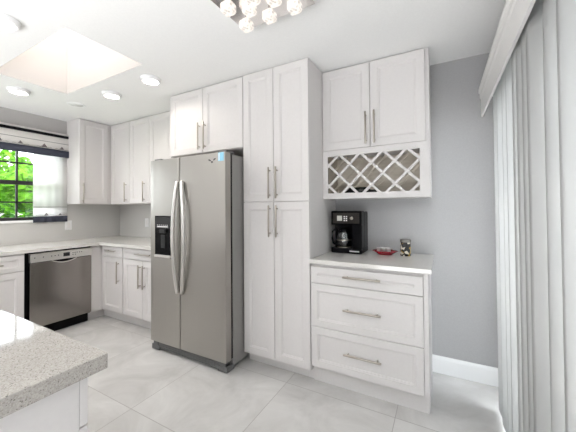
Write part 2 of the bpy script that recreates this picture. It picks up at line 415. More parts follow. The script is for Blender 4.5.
# -- corner cabinet on the left wall
t = thing('corner_wall_cabinet', 'white wall cabinet beside the window with one door facing the room', 'cabinet', (-4.08, 2.2, zB), 'wall cabinets in the far corner')
bm = NB(); cab_body(bm, XL+.002, lX-.021, 1.853, YB-.002, zB, H-.002); box(bm, lX-.021, lX, 2.235, YB-.002, zB, H-.002); part('body', bm, white, t)
TL = tf_left(lX-.021)
d = part('door', shaker(TL, 1.855, 2.195, zB+.003, H-.010), white, t); part('handle', pull(TL, 1.888, 1.512, .25, True), chrome, d)
part('filler_strip', loops(NB(), TL, 2.198, 2.243, zB+.003, H-.006, [(0, 0), (0, .019), (.001, .020)]), white, t)
# -- upper cabinet with the wine lattice
wX0, wX1, zU = -.870, -.068, 1.772
t = thing('wine_rack_cabinet', 'white two-door wall cabinet with a diagonal lattice wine rack, above the coffee counter', 'cabinet', (-.47, 2.4, zB))
bm = NB()
fy = uY+.020
box(bm, wX0+.001, wX1, fy, YB-.002, 1.745, H-.002)
box(bm, wX0+.001, wX0+.02, fy, YB-.002, zB, 1.745); box(bm, wX1-.02, wX1, fy, YB-.002, zB, 1.745)
box(bm, wX0+.02, wX1-.02, fy, YB-.002, zB, zB+.022)
part('body', bm, white, t)
bm = NB()
lx0, lx1, lz0, lz1 = -.826, -.134, 1.420, 1.722
fw0 = fy-.004
box(bm, wX0+.001, lx0, fw0-.016, fw0, zB, zU-.003); box(bm, lx1, wX1, fw0-.016, fw0, zB, zU-.003)
box(bm, lx0, lx1, fw0-.016, fw0, zB, lz0); box(bm, lx0, lx1, fw0-.016, fw0, lz1, zU-.003)
part('face_frame', bm, white, t)
part('back_panel', box(NB(), wX0+.02, wX1-.02, YB-.012, YB-.0025, zB+.022, 1.745), inter, t)
part('liner', box(NB(), wX0+.0205, wX0+.024, fy+.03, YB-.013, zB+.023, 1.744), inter, t)
def lattice(y0, y1, x0, x1, z0, z1, hw, cx=-.645, cz=1.650, p=.171, dirs=(1, -1)):
    """45 degree slats clipped to the opening"""
    bm = NB()
    def clip(poly, ax, lim, keep_less):
        out = []
        for i in range(len(poly)):
            p_, q_ = poly[i], poly[(i+1) % len(poly)]
            ip = (p_[ax] <= lim) if keep_less else (p_[ax] >= lim); iq = (q_[ax] <= lim) if keep_less else (q_[ax] >= lim)
            if ip: out.append(p_)
            if ip != iq:
                tt = (lim-p_[ax])/(q_[ax]-p_[ax]); out.append((p_[0]+tt*(q_[0]-p_[0]), p_[1]+tt*(q_[1]-p_[1])))
        return out
    n = hw/math.sqrt(2)
    for sgn in dirs:
        for k in range(-6, 9):
            ox = cx+k*p
            a, b_ = (ox-1, cz-sgn), (ox+1, cz+sgn)
            poly = [(a[0]-n, a[1]+sgn*n), (b_[0]-n, b_[1]+sgn*n), (b_[0]+n, b_[1]-sgn*n), (a[0]+n, a[1]-sgn*n)]
            for ax, lim, kl in ((0, x1, True), (0, x0, False), (1, z1, True), (1, z0, False)):
                if poly: poly = clip(poly, ax, lim, kl)
            if len(poly) < 3: continue
            yy0, yy1 = (y0, y1) if sgn > 0 else (y0+.001, y1-.001)
            fa = [bm.verts.new((q[0], yy0, q[1])) for q in poly]; fb = [bm.verts.new((q[0], yy1, q[1])) for q in poly]
            bm.faces.new(fa); bm.faces.new(fb)
            for i in range(len(poly)): j = (i+1) % len(poly); bm.faces.new((fa[i], fa[j], fb[j], fb[i]))
    return bm
part('lattice', lattice(fw0-.012, fw0-.001, lx0, lx1, lz0, lz1, .0095), white, t, 'white diagonal lattice front')
part('rear_lattice', lattice(2.42, 2.43, wX0+.025, wX1-.022, zB+.024, 1.743, .0085, dirs=(1,)), inter, t)
for u0, u1, pu in ((wX0+g+.001, -.478-g, -.509), (-.478+g, -.093, -.444)):
    d = part('door', shaker(TU, u0, u1, zU, H-.010), white, t); part('handle', pull(TU, pu, 1.917, .25, True), chrome, d)
# bottles lying in the rack
def bottle(x, y, z, ln, lab):
    bm = NB(); t2 = bmesh.new()
    lathe(t2, [(0, 0), (.034, 0), (.037, .004), (.037, .165), (.030, .185), (.015, .205), (.0135, .255), (.0155, .257), (.0155, .27), (0, .27)], (0, 0, 0), 24)
    merge(bm, t2, Matrix.Translation((x, y, z)) @ Matrix.Rotation(math.pi/2, 4, 'Y'))
    o = finish('wine_bottle', bm, mat('bottle_glass_dark', (.008, .010, .008), .12), origin=(x, y, z-.037)); tag(o, lab, 'bottle')
bottle(-.712, 2.34, zB+.022+.0375, .3, 'black wine bottle lying on its side behind the lattice')
# -- coffee drawer base cabinet
bX0, bX1, dY = -.870, -.083, 1.948
t = thing('drawer_cabinet', 'white base cabinet with three wide drawers under the coffee counter', 'cabinet', (-.47, 2.24, 0))
bm = NB(); cab_body(bm, bX0+.001, bX1, dY+.020, YB-.002, .128, .891); box(bm, bX0+.001, bX1, 2.006, YB-.002, 0, .128)
part('body', bm, white, t)
TD = tf_back(dY+.020)
part('end_panel', box(NB(), -.106, -.080, dY+.002, dY+.020, .132, .890, .001), white, t)
for z0, z1, pz in ((.748, .868, .818), (.430, .744, .588), (.132, .426, .284)):
    d = part('drawer', shaker(TD, bX0+.003, -.109, z0, z1, fw=.050), white, t); part('handle', pull(TD, -.487, pz, .255, False), chrome, d)
o = finish('coffee_countertop', box(NB(), -.869, -.060, 1.925, YB-.002, .892, .922, .003), q_cnt, origin=(-.46, 2.23, .892))
tag(o, 'pale quartz countertop on the three-drawer cabinet, holding the coffee maker', 'countertop')

# -- back-run base cabinets left of the fridge
yb = 1.940; TB = tf_back(yb+.020)
t = thing('corner_base_cabinet', 'white base cabinet in the inner corner beside the dishwasher, one drawer over one door', 'cabinet', (-3.6, 2.2, 0), 'base cabinets on the back wall')
bm = NB(); cab_body(bm, XL+.002, -3.186, yb+.020, YB-.002, .105, .879); box(bm, XL+.03, -3.186, 2.02, YB-.002, 0, .105)
cab_body(bm, XL+.03, -3.622, 1.838, yb+.020, .105, .879); box(bm, -4.1, -3.69, 1.838, 2.02, 0, .105)
part('body', bm, white, t)
d = part('drawer', shaker(TB, -3.580, -3.190, .757, .868, fw=.035), white, t); part('handle', pull(TB, -3.385, .822, .16, False), chrome, d)
d = part('door', shaker(TB, -3.580, -3.190, .125, .745), white, t); part('handle', pull(TB, -3.25, .585, .25, True), chrome, d)
t = thing('two_door_base_cabinet', 'white base cabinet against the left side of the refrigerator, a wide drawer over two doors', 'cabinet', (-2.8, 2.2, 0), 'base cabinets on the back wall')
bm = NB(); cab_body(bm, -3.185, -2.42, yb+.020, YB-.002, .105, .879); box(bm, -3.185, -2.42, 2.02, YB-.002, 0, .105)
part('body', bm, white, t)
d = part('drawer', shaker(TB, -3.168, -2.425, .757, .868, fw=.035), white, t); part('handle', pull(TB, -2.80, .818, .25, False), chrome, d)
for u0, u1, pu in ((-3.168, -2.828, -2.862), (-2.824, -2.425, -2.788)):
    d = part('door', shaker(TB, u0, u1, .125, .745), white, t); part('handle', pull(TB, pu, .58, .25, True), chrome, d)
# -- left-run base cabinet left of the dishwasher
xf = -3.62; TLB = tf_left(xf)
t = thing('left_wall_base_cabinet', 'white base cabinet to the left of the dishwasher, under the window counter', 'cabinet', (-3.93, .7, 0))
bm = NB(); cab_body(bm, XL+.002, xf, .15, 1.230, .105, .879); box(bm, XL+.03, -3.69, .15, 1.230, 0, .105)
part('body', bm, white, t)
for u0, u1, pu in ((.155, .695, .64), (.705, 1.222, .76)):
    d = part('drawer', shaker(TLB, u0, u1, .712, .868, fw=.04), white, t); part('handle', pull(TLB, (u0+u1)/2, .79, .2, False), chrome, d)
    d = part('door', shaker(TLB, u0, u1, .125, .706), white, t); part('handle', pull(TLB, pu, .56, .25, True), chrome, d)
# L-shaped counter
bm = NB()
pts = [(XL+.002, .15), (-3.588, .15), (-3.588, 1.905), (-2.420, 1.905), (-2.420, YB-.002), (XL+.002, YB-.002)]
a = [bm.verts.new((x, y, .880)) for x, y in pts]; b2 = [bm.verts.new((x, y, .914)) for x, y in pts]
bm.faces.new(a); top = bm.faces.new(b2)
for i in range(6): j = (i+1) % 6; bm.faces.new((a[i], a[j], b2[j], b2[i]))
bmesh.ops.bevel(bm, geom=[e for e in top.edges], offset=.003, segments=2, affect='EDGES')
o = finish('corner_countertop', bm, q_cnt, origin=(-3.9, 1.9, .880)); tag(o, 'pale L-shaped quartz countertop running under the window and into the corner', 'countertop')

# ------------------------------------------------------------------ dishwasher
t = thing('dishwasher', 'stainless steel dishwasher built in under the window counter', 'dishwasher', (-3.9, 1.54, 0))
part('body', box(NB(), XL+.03, -3.64, 1.236, 1.834, .10, .878), black, t)
part('toe_kick', box(NB(), -4.1, -3.68, 1.238, 1.832, .0, .10), black, t)
y0, y1 = 1.266, 1.828
part('door', box(NB(), -3.64, -3.598, y0, y1, .118, .770, .004), steel_d, t)
bm = NB(); seg = 24; yc = 1.56
box(bm, -3.64, -3.590, y0, y1, .776, .862, .004)
cp_ = part('control_panel', bm, steel_l, t)
bm = NB()                                      # curved pocket handle under the display: a dark scoop and its bright lip
for k in range(seg):
    a0, a1 = -1+2*k/seg, -1+2*(k+1)/seg
    q = lambda s: (.004+.030*(1-s*s))
    vs = [bm.verts.new((-3.5975, yc+.11*a0, .772)), bm.verts.new((-3.5975, yc+.11*a1, .772)), bm.verts.new((-3.5975, yc+.11*a1, .784-q(a1))), bm.verts.new((-3.5975, yc+.11*a0, .784-q(a0)))]
    f1 = bm.faces.new(vs)
r = bmesh.ops.extrude_face_region(bm, geom=bm.faces[:]); 
for v in [x for x in r['geom'] if isinstance(x, bmesh.types.BMVert)]: v.co.x += .0015
part('handle_recess', bm, black, t)
bm = NB(); tube(bm, [(-3.595, yc+.115*(-1+2*k/20), .770-.030*(1-(-1+2*k/20)**2)+.002) for k in range(21)], .0032, n=8); part('handle', bm, steel_l, t)
bm = NB(); box(bm, -3.5905, -3.5885, 1.545, 1.605, .802, .842, .0005); part('display', bm, dispm, cp_)
for k, (y, z) in enumerate(((1.44, .822), (1.47, .822), (1.50, .822), (1.635, .83), (1.655, .83), (1.675, .83), (1.70, .83), (1.72, .83), (1.635, .81), (1.66, .81), (1.30, .822), (1.37, .822))):
    bm = NB(); t3 = bmesh.new(); lathe(t3, [(0, 0), (.005, 0), (.005, .001), (0, .0012)], (0, 0, 0), 12)
    merge(bm, t3, Matrix.Translation((-3.590, y, z)) @ Matrix.Rotation(math.pi/2, 4, 'Y'))
    part('button', bm, greym, cp_)

# ------------------------------------------------------------------ refrigerator
FX0, FX1, FS, FY = -2.400, -1.497, -2.010, 1.730
t = thing('refrigerator', 'side-by-side stainless steel refrigerator with water dispenser and two curved handles', 'refrigerator', (-1.95, 2.1, 0))
part('body', box(NB(), FX0, FX1, 1.820, 2.50, .03, 1.745, .004), darkgrey, t)
def rdoor(x0, x1, hole=None):
    bm = NB(); n = 14; z0, z1 = .09, 1.753
    # slightly crowned front, rounded vertical edges
    def yf(s): return FY+.003*0
    xs = [x0+(x1-x0)*k/n for k in range(n+1)]
    prof = [(x0, 1.795), (x0, FY+.005), (x0+.0015, FY+.0015)]+[(x, yf((x-x0)/(x1-x0))) for x in xs if x0+.005 < x < x1-.005]+[(x1-.0015, FY+.0015), (x1, FY+.005), (x1, 1.795)]
    a = [bm.verts.new((x, y, z0)) for x, y in prof]; b_ = [bm.verts.new((x, y, z1)) for x, y in prof]
    for i in range(len(prof)):
        j = (i+1) % len(prof); fc = bm.faces.new((a[i], a[j], b_[j], b_[i])); fc.smooth = False
    bm.faces.new(a); bm.faces.new(b_)
    return bm
dl = part('door', rdoor(FX0, FS-.0045), steel_v, t, 'left stainless freezer door')
dr = part('door', rdoor(FS+.0045, FX1), steel_v, t, 'right stainless door')
part('gasket', box(NB(), FX0+.006, FX1-.006, 1.794, 1.822, .095, 1.743), black, t)
for s, d in ((-1, dl), (1, dr)):
    bm = NB(); pts = []
    for k in range(25):
        q = k/24; z = .575+q*.965; bow = math.sin(math.pi*q)
        pts.append((FS+.014+s*(.028+(.048 if s > 0 else .032)*bow), FY-.014-.026*bow**.7, z))
    tube(bm, pts, .0165, n=14)
    for zz in (.585, 1.53): tube(bm, [(FS+.012+s*.031, FY+.004, zz), (FS+.012+s*.031, FY-.018, zz)], .012, n=10)
    part('handle', bm, steel_l, d, 'curved steel bar handle')
# water dispenser: a recess built as a dark frame with back, shelf, paddle and nozzle
dx0, dx1, dz0, dz1 = -2.332, -2.105, .862, 1.242
bm = NB()
frame = [(0, .001), (0, -.004), (.004, -.006), (.010, -.006), (.012, -.001)]
TF = lambda u, v, w: Vector((u, FY+.001-w, v))
fb = NB()
def rim(bm, u0, u1, v0, v1):
    rs = [[bm.verts.new(TF(u, v, w)) for u, v in ((u0+i, v0+i), (u1-i, v0+i), (u1-i, v1-i), (u0+i, v1-i))] for i, w in ((0, .0), (0, .006), (.003, .008), (.010, .008), (.012, .002))]
    for a, b_ in zip(rs, rs[1:]):
        for j in range(4): bm.faces.new((a[j], a[(j+1) % 4], b_[(j+1) % 4], b_[j]))
    return bm
ds = part('dispenser_bezel', rim(fb, dx0, dx1, dz0, dz1), black, dl)
part('dispenser_panel', box(NB(), dx0+.008, dx1-.008, FY-.006, FY+.003, 1.125, dz1-.006, .001), dispm, dl, 'black glossy control panel')
part('dispenser_cavity', box(NB(), dx0+.008, dx1-.008, FY-.003, FY+.004, dz0+.006, 1.125), black, dl)
bm = NB(); box(bm, -2.30, -2.155, FY-.0072, FY-.006, 1.138, 1.148)
for k in range(6): box(bm, -2.30+k*.026, -2.288+k*.026, FY-.0072, FY-.006, 1.155, 1.160)
part('control_print', bm, textm, dl)
bm = NB(); box(bm, -2.255, -2.18, FY-.022, FY-.002, 1.085, 1.118, .004); part('nozzle', bm, dark, dl)
bm = NB(); box(bm, -2.245, -2.19, FY-.012, FY-.003, .95, 1.07, .004); part('paddle', bm, dark, dl)
bm = NB(); box(bm, dx0+.006, dx1-.006, FY-.020, FY+.002, dz0+.004, dz0+.026, .003); part('drip_tray', bm, steel_l, dl)
# base grille with stepped corner feet
bm = NB()
box(bm, FX0+.02, FX1-.02, 1.752, 1.83, .020, .082, .002)
for k in range(3): box(bm, FX0+.13, FX1-.13, 1.748, 1.753, .026+k*.017, .034+k*.017)
part('base_grille', bm, grille, t)
for x0, x1 in ((FX0, FX0+.10), (FX1-.10, FX1)):
    bm = NB(); box(bm, x0, x1, 1.744, 1.83, .008, .050, .002); box(bm, x0+.02, x1-.02, 1.746, 1.80, .050, .086, .002); part('foot_cover', bm, grille, t)
for x in (FX0+.06, FX1-.06):
    for yy in (2.40, 1.84):
        bm = NB(); lathe(bm, [(0, 0), (.02, 0), (.02, .03), (0, .03)], (x, yy, 0), 16); part('foot', bm, dark, t)
for x in (FX0+.06, FX1-.06): part('hinge_cover', box(NB(), x-.045, x+.045, 1.76, 1.86, 1.7535, 1.772, .005), grille, t)
# small badge of three marks and the blue sticker by the top corner
bm = NB()
by = FY-.0003
def mark(x, z, w, h, rot):
    t3 = bmesh.new(); lathe(t3, [(0, 0), (1, 0), (1, .0012), (0, .0014)], (0, 0, 0), 14)
    merge(bm, t3, Matrix.Translation((x, by, z)) @ Matrix.Rotation(rot, 4, 'Y') @ Matrix.Rotation(math.pi/2, 4, 'X') @ Matrix.Diagonal((w, h, 1, 1)))
mark(-1.660, 1.697, .015, .006, .3); mark(-1.608, 1.700, .015, .006, -.5); mark(-1.634, 1.680, .011, .007, 0)
part('badge', bm, inkm, dr)
st = part('energy_sticker', box(NB(), -1.568, -1.511, FY-.001, FY+.004, 1.682, 1.750), bluem, dr, 'blue paper sticker near the top corner')
part('sticker_print', box(NB(), -1.562, -1.552, FY-.002, FY-.001, 1.688, 1.744), paperm, dr)
# panel behind the fridge gap is the cabinet side itself

# ------------------------------------------------------------------ island
t = thing('island_cabinet', 'white kitchen island cabinet in the near left foreground', 'cabinet', (-1.7, 0, 0))
iX = -.826
bm = NB(); cab_body(bm, -2.80, iX, -.60, .392, .10, .872); box(bm, -2.78, iX-.03, -.58, .34, 0, .10)
part('body', bm, white, t)
TI = tf_isl(.3925)
for k in range(4):
    u1 = iX-.49*k; u0 = u1-.486
    d = part('drawer', shaker(TI, u0, u1, .741, .868, fw=.04), white, t); part('handle', pull(TI, (u0+u1)/2, .805, .2, False), chrome, d)
    d = part('door', shaker(TI, u0, u1, .105, .737), white, t); part('handle', pull(TI, u0+.04, .60, .25, True), chrome, d)
o = finish('island_countertop', box(NB(), -2.84, -.801, -.64, .449, .872, .914, .003), q_isl, origin=(-1.8, -.1, .872))
tag(o, 'speckled cream quartz island countertop in the near left corner', 'countertop')

# ------------------------------------------------------------------ coffee counter objects
z0 = .9225
cx0, cx1, cy0, cy1 = -.831, -.573, 2.30, 2.530
t = thing('coffee_maker', 'black drip coffee maker with glass carafe beside the pantry side', 'coffee maker', ((cx0+cx1)/2, 2.43, z0))
bm = NB(); box(bm, cx0, cx1, cy0, cy1, z0, z0+.045, .008); box(bm, cx0, cx1, cy0+.10, cy1, z0+.04, z0+.346, .008)
part('body', bm, black, t)
hd = part('brew_head', box(NB(), cx0, cx1, cy0+.005, cy0+.105, z0+.235, z0+.352, .008), black, t)
part('side_column', box(NB(), cx1-.085, cx1-.001, cy0+.012, cy0+.11, z0+.04, z0+.24, .006), black, t, 'glossy black water tank')
pn = part('control_panel', box(NB(), cx0+.018, cx1-.018, cy0+.0, cy0+.006, z0+.248, z0+.335, .002), mat('coffee_panel', (.03, .026, .023), .3, spec=.2), t)
part('clock_display', box(NB(), cx0+.055, cx0+.098, cy0-.001, cy0+.001, z0+.270, z0+.312), mat('lcd_grey', (.55, .55, .50), .4), pn)
for i in range(2):
    for j in range(3): part('button', box(NB(), cx0+.112+i*.018, cx0+.123+i*.018, cy0-.002, cy0+.001, z0+.268+j*.016, z0+.278+j*.016), textm, pn)
bm = NB(); t3 = bmesh.new(); lathe(t3, [(0, 0), (.013, 0), (.012, .010), (0, .011)], (0, 0, 0), 20)
merge(bm, t3, Matrix.Translation((cx0+.178, cy0, z0+.292)) @ Matrix.Rotation(math.pi/2, 4, 'X')); part('dial', bm, chrome, pn)
ccx, ccy = cx0+.095, cy0+.058
bm = NB(); lathe(bm, [(.0, .0), (.040, .0), (.056, .02), (.060, .06), (.050, .11), (.042, .13), (.0405, .13), (.0485, .11), (.0585, .06), (.0545, .021), (.039, .002), (0, .002)], (ccx, ccy, z0+.048), 32)
cf = part('carafe', bm, jarglass, t, 'clear glass carafe')
bm = NB(); lathe(bm, [(.043, .128), (.046, .128), (.046, .15), (0, .155)], (ccx, ccy, z0+.048), 28); part('carafe_lid', bm, black, cf)
bm = NB(); lathe(bm, [(.0605, .055), (.0615, .055), (.0615, .066), (.0605, .066)], (ccx, ccy, z0+.048), 28); part('carafe_band', bm, chrome, cf)
bm = NB(); tube(bm, [(ccx-.046+dx, ccy-.03-dx*.3, z0+.048+zz) for dx, zz in ((0, .14), (-.03, .142), (-.050, .128), (-.054, .07), (-.044, .03), (-.03, .022), (-.01, .025))], .008, n=8); part('carafe_handle', bm, black, cf)
bm = NB(); lathe(bm, [(0, 0), (.062, 0), (.062, .004), (0, .004)], (ccx, ccy, z0+.0455), 28); part('warming_plate', bm, chrome, t)
bm = NB(); box(bm, cx1-.10, cx1-.02, cy0-.001, cy0+.002, z0+.016, z0+.026); part('brand_strip', bm, textm, t)
# red dish with white sachets
ex, ey = -.410, 2.40
bm = NB(); lathe(bm, [(0, .004), (.05, .004), (.052, 0), (.056, 0), (.060, .006), (.088, .022), (.100, .028), (.098, .031), (.085, .026), (.056, .011), (0, .009)], (ex, ey, z0), 40)
for v in bm.verts: v.co.y = ey+(v.co.y-ey)*.8
o = finish('red_dish', bm, redm, origin=(ex, ey, z0)); tag(o, 'shallow dark red dish holding white creamer cups on the coffee counter', 'dish')
for k, (dx, dy) in enumerate(((-.045, -.01), (-.008, -.018), (.030, -.012), (.012, .022), (-.026, .02))):
    bm = NB(); lathe(bm, [(0, 0), (.014, 0), (.0175, .040), (.0195, .0405), (.0195, .043), (0, .0432)], (ex+dx, ey+dy, z0+.0100), 20)
    o = finish('creamer_cup', bm, whitec, origin=(ex+dx, ey+dy, z0+.0105)); tag(o, ['white creamer cup at the left end of the red dish', 'white creamer cup at the front of the red dish, second from the left', 'white creamer cup at the right end of the red dish', 'white creamer cup at the back of the red dish, right one', 'white creamer cup at the back of the red dish, left one'][k], 'creamer cup', 'creamer cups in the red dish')
# patterned jar
jx, jy = -.255, 2.40
t = thing('patterned_jar', 'small black, cream and gold patterned jar right of the red dish', 'jar', (jx, jy, z0))
bm = NB(); lathe(bm, [(0, 0), (.036, 0), (.038, .004), (.038, .102), (.035, .106), (0, .106)], (jx, jy, z0), 36)
jm = mat('jar_pattern', (.5, .4, .3), .3); N, L, b = nodes(jm)
tc = N.new('ShaderNodeTexCoord'); vo = N.new('ShaderNodeTexVoronoi'); vo.inputs['Scale'].default_value = 46; L.new(tc.outputs['Object'], vo.inputs['Vector'])
sc = N.new('ShaderNodeSeparateColor'); L.new(vo.outputs['Color'], sc.inputs[0]); r = N.new('ShaderNodeValToRGB'); r.color_ramp.interpolation = 'CONSTANT'; L.new(sc.outputs[0], r.inputs[0])
e = r.color_ramp.elements; e[0].color = (.012, .011, .010, 1); e[1].position = .42; e[1].color = (.72, .68, .58, 1); x = e.new(.80); x.color = (.42, .28, .06, 1)
L.new(r.outputs[0], b.inputs['Base Color']); part('body', bm, jm, t)
bm = NB(); lathe(bm, [(0, .106), (.040, .106), (.041, .109), (.041, .122), (.038, .128), (0, .129)], (jx, jy, z0), 36); part('lid', bm, mat('jar_lid', (.25, .24, .22), .3, .8), t)

# ------------------------------------------------------------------ outlets
def outlet(loc, T, label, nm='wall_outlet'):
    t = thing(nm, label, 'outlet', loc, 'wall outlets')
    u, v = (loc[1], loc[2]) if T == 'L' else (loc[0], loc[2])
    TT = tf_left(XL+.0045) if T == 'L' else tf_back(YB-.0045)
    part('cover_plate', loops(NB(), TT, u-.037, u+.037, v-.06, v+.06, [(0, 0), (0, .004), (.003, .006)]), trimm, t)
    part('receptacle', loops(NB(), TT, u-.017, u+.017, v-.033, v+.033, [(0, .006), (0, .007), (.001, .0078)]), whitec, t)
outlet((XL, 1.876, 1.105), 'L', 'white outlet plate on the left wall beside the curtain')
outlet((-3.605, YB, 1.118), 'B', 'white outlet plate on the back wall left of the refrigerator')

# ------------------------------------------------------------------ window valance and curtain
def clothsheet(bm, y0, y1, z0, z1, x, amp, waves, n=60, thick=.003, xof=None, zf=None):
    va, vb = [], []
    for k in range(n+1):
        q = k/n; y = y0+(y1-y0)*q; w = amp*math.sin(2*math.pi*waves*q+.6)
        dz = zf(q) if zf else 0
        va.append([bm.verts.new((x+w+s, y, z0+dz)) for s in (0, thick)]); vb.append([bm.verts.new((x+w*.8+s, y, z1)) for s in (0, thick)])
    for k in range(n):
        for s in (0, 1):
            fc = bm.faces.new((va[k][s], va[k+1][s], vb[k+1][s], vb[k][s])); fc.smooth = True
        bm.faces.new((va[k][0], va[k+1][0], va[k+1][1], va[k][1])); bm.faces.new((vb[k][0], vb[k+1][0], vb[k+1][1], vb[k][1]))
    bm.faces.new((va[0][0], va[0][1], vb[0][1], vb[0][0])); bm.faces.new((va[-1][0], va[-1][1], vb[-1][1], vb[-1][0]))
    return bm
vy0, vy1 = .08, 1.862
t = thing('window_valance', 'fabric window valance with sailboat print between black top and navy bottom bands', 'valance', (-4.2, .97, 1.96))
bmv = NB(); box(bmv, XL+.001, -4.188, vy0, vy1, 2.235, 2.262)
part('header_board', bmv, valm, t)
part('white_band', clothsheet(NB(), vy0, vy1, 2.045, 2.262, -4.190, .0015, 9), valm, t)
part('black_band', clothsheet(NB(), vy0-.001, vy1+.001, 2.205, 2.238, -4.1870, .0015, 9, thick=.004), blackm, t, 'black trim strip')
part('grey_line', clothsheet(NB(), vy0-.001, vy1+.001, 2.128, 2.135, -4.1870, .0015, 9, thick=.002), mat('grey_piping', (.35, .33, .33), .9), t)
part('navy_band', clothsheet(NB(), vy0-.004, vy1+.010, 1.962, 2.045, -4.184, .002, 9, thick=.010), navym, t, 'navy bottom band')
def boat(bm, y, z, s, x):
    for poly in (((-1, 0), (1, 0), (.7, -.25), (-.7, -.25)), ((-.05, .05), (-.05, 1.1), (.7, .1)), ((-.12, .05), (-.12, .85), (-.6, .1))):
        a = [bm.verts.new((x, y+p*s, z+q*s)) for p, q in poly]; b_ = [bm.verts.new((x+.001, y+p*s, z+q*s)) for p, q in poly]
        bm.faces.new(a); bm.faces.new(b_)
        for i in range(len(poly)): j = (i+1) % len(poly); bm.faces.new((a[i], a[j], b_[j], b_[i]))
def wave(bm, ya, yb_, z, x, h=.003):
    n = 12
    for k in range(n):
        a_, b_ = ya+(yb_-ya)*k/n, ya+(yb_-ya)*(k+1)/n; za = z+.004*math.sin(k*1.3); zb_ = z+.004*math.sin((k+1)*1.3)
        vs = [bm.verts.new(p) for p in ((x, a_, za), (x, b_, zb_), (x, b_, zb_+h), (x, a_, za+h))]; bm.faces.new(vs)
for k in range(9):
    y = vy0+.10+k*.20+(.02 if k % 2 else 0)
    bm = NB(); boat(bm, y, 2.070, .032 if k % 2 else .024, -4.1855); part('boat_print', bm, boatm, t)
    bm = NB(); wave(bm, y-.07, y+.08, 2.058, -4.185); part('wave_print', bm, boatm, t)
t = thing('side_curtain', 'sheer white curtain panel with printed hem and navy band, hanging beside the window', 'curtain', (-4.2, 1.67, 1.15))
cy0_, cy1_ = 1.505, 1.846
part('curtain_panel', clothsheet(NB(), cy0_, cy1_, 1.325, 2.05, -4.212, .004, 4.2, n=80, thick=.0015), curtm, t)
part('printed_band', clothsheet(NB(), cy0_+.001, cy1_, 1.225, 1.325, -4.212, .0045, 4.2, n=80, thick=.002), curtm, t)
part('grey_line', clothsheet(NB(), cy0_+.001, cy1_, 1.335, 1.343, -4.2115, .006, 4.2, n=80, thick=.003), MATS['grey_piping'], t)
part('navy_hem', clothsheet(NB(), cy0_+.002, cy1_+.004, 1.155, 1.228, -4.213, .007, 4.2, n=80, thick=.005), navym, t, 'navy hem band')
for yy, sz in ((1.63, .026), (1.77, .020)): bm = NB(); boat(bm, yy, 1.243, sz, -4.200); part('boat_print', bm, boatm, t)
bm = NB(); wave(bm, 1.53, 1.82, 1.238, -4.1995); part('wave_print', bm, boatm, t)

# ------------------------------------------------------------------ vertical blind and its pelmet on the right
t = thing('vertical_blind', 'white vertical blind covering the sliding glass door on the right', 'blind', (.31, .9, 0))
bm = NB()
vx = .262; prof = [(vx, 1.958), (vx, 2.085), (vx-.006, 2.095), (vx-.006, 2.125), (vx-.014, 2.135), (vx-.014, 2.160), (vx+.012, 2.160), (vx+.012, 1.958)]
ya, yb_ = -1.35, 2.500
A = [bm.verts.new((x, ya, z)) for x, z in prof]; B = [bm.verts.new((x, yb_, z)) for x, z in prof]
for i in range(len(prof)): j = (i+1) % len(prof); bm.faces.new((A[i], A[j], B[j], B[i]))
bm.faces.new(A); bm.faces.new(B)
box(bm, vx+.012, XR-.0005, ya, ya+.012, 1.945, 2.160)
box(bm, vx+.012, XR-.0005, ya+.012, 2.500, 2.148, 2.160)
part('pelmet', bm, mat('pelmet_paint', (.74, .725, .71), .45), t, 'white moulded pelmet board')
part('head_rail', box(NB(), .285, .335, ya+.02, 2.30, 2.03, 2.07, .003), trimm, t)
SPOTS = [(2.155, 7), (2.020, 9), (1.880, 6), (1.745, 9), (1.610, 7), (1.485, 26), (1.405, 27), (1.325, 25), (1.245, 27), (1.13, 10), (.997, 12), (.865, 11), (.733, 12), (.60, 10), (.468, 12), (.335, 11), (.203, 12), (.07, 12), (-.063, 12), (-.195, 12)]
for y, ang in SPOTS:
    a = math.radians(ang); w = .0715
    bm = NB(); n = 8; lo = []; hi = []
    for j in range(n+1):
        q = -1+2*j/n; bow = .004*(1-q*q)
        # vane lies mostly along the door, its near edge turned towards the room
        px_ = .308-math.sin(a)*w*q-bow*math.cos(a); py_ = y+math.cos(a)*w*q-bow*math.sin(a)
        lo.append([bm.verts.new((px_+s*math.cos(a), py_, .018)) for s in (0, .001)]); hi.append([bm.verts.new((px_+s*math.cos(a), py_, 2.03)) for s in (0, .001)])
    for j in range(n):
        for s in (0, 1): bm.faces.new((lo[j][s], lo[j+1][s], hi[j+1][s], hi[j][s])).smooth = True
        bm.faces.new((lo[j][0], lo[j+1][0], lo[j+1][1], lo[j][1])); bm.faces.new((hi[j][0], hi[j+1][0], hi[j+1][1], hi[j][1]))
    for j in (0, n): bm.faces.new((lo[j][0], lo[j][1], hi[j][1], hi[j][0]))
    part('vane', bm, vanem, t)

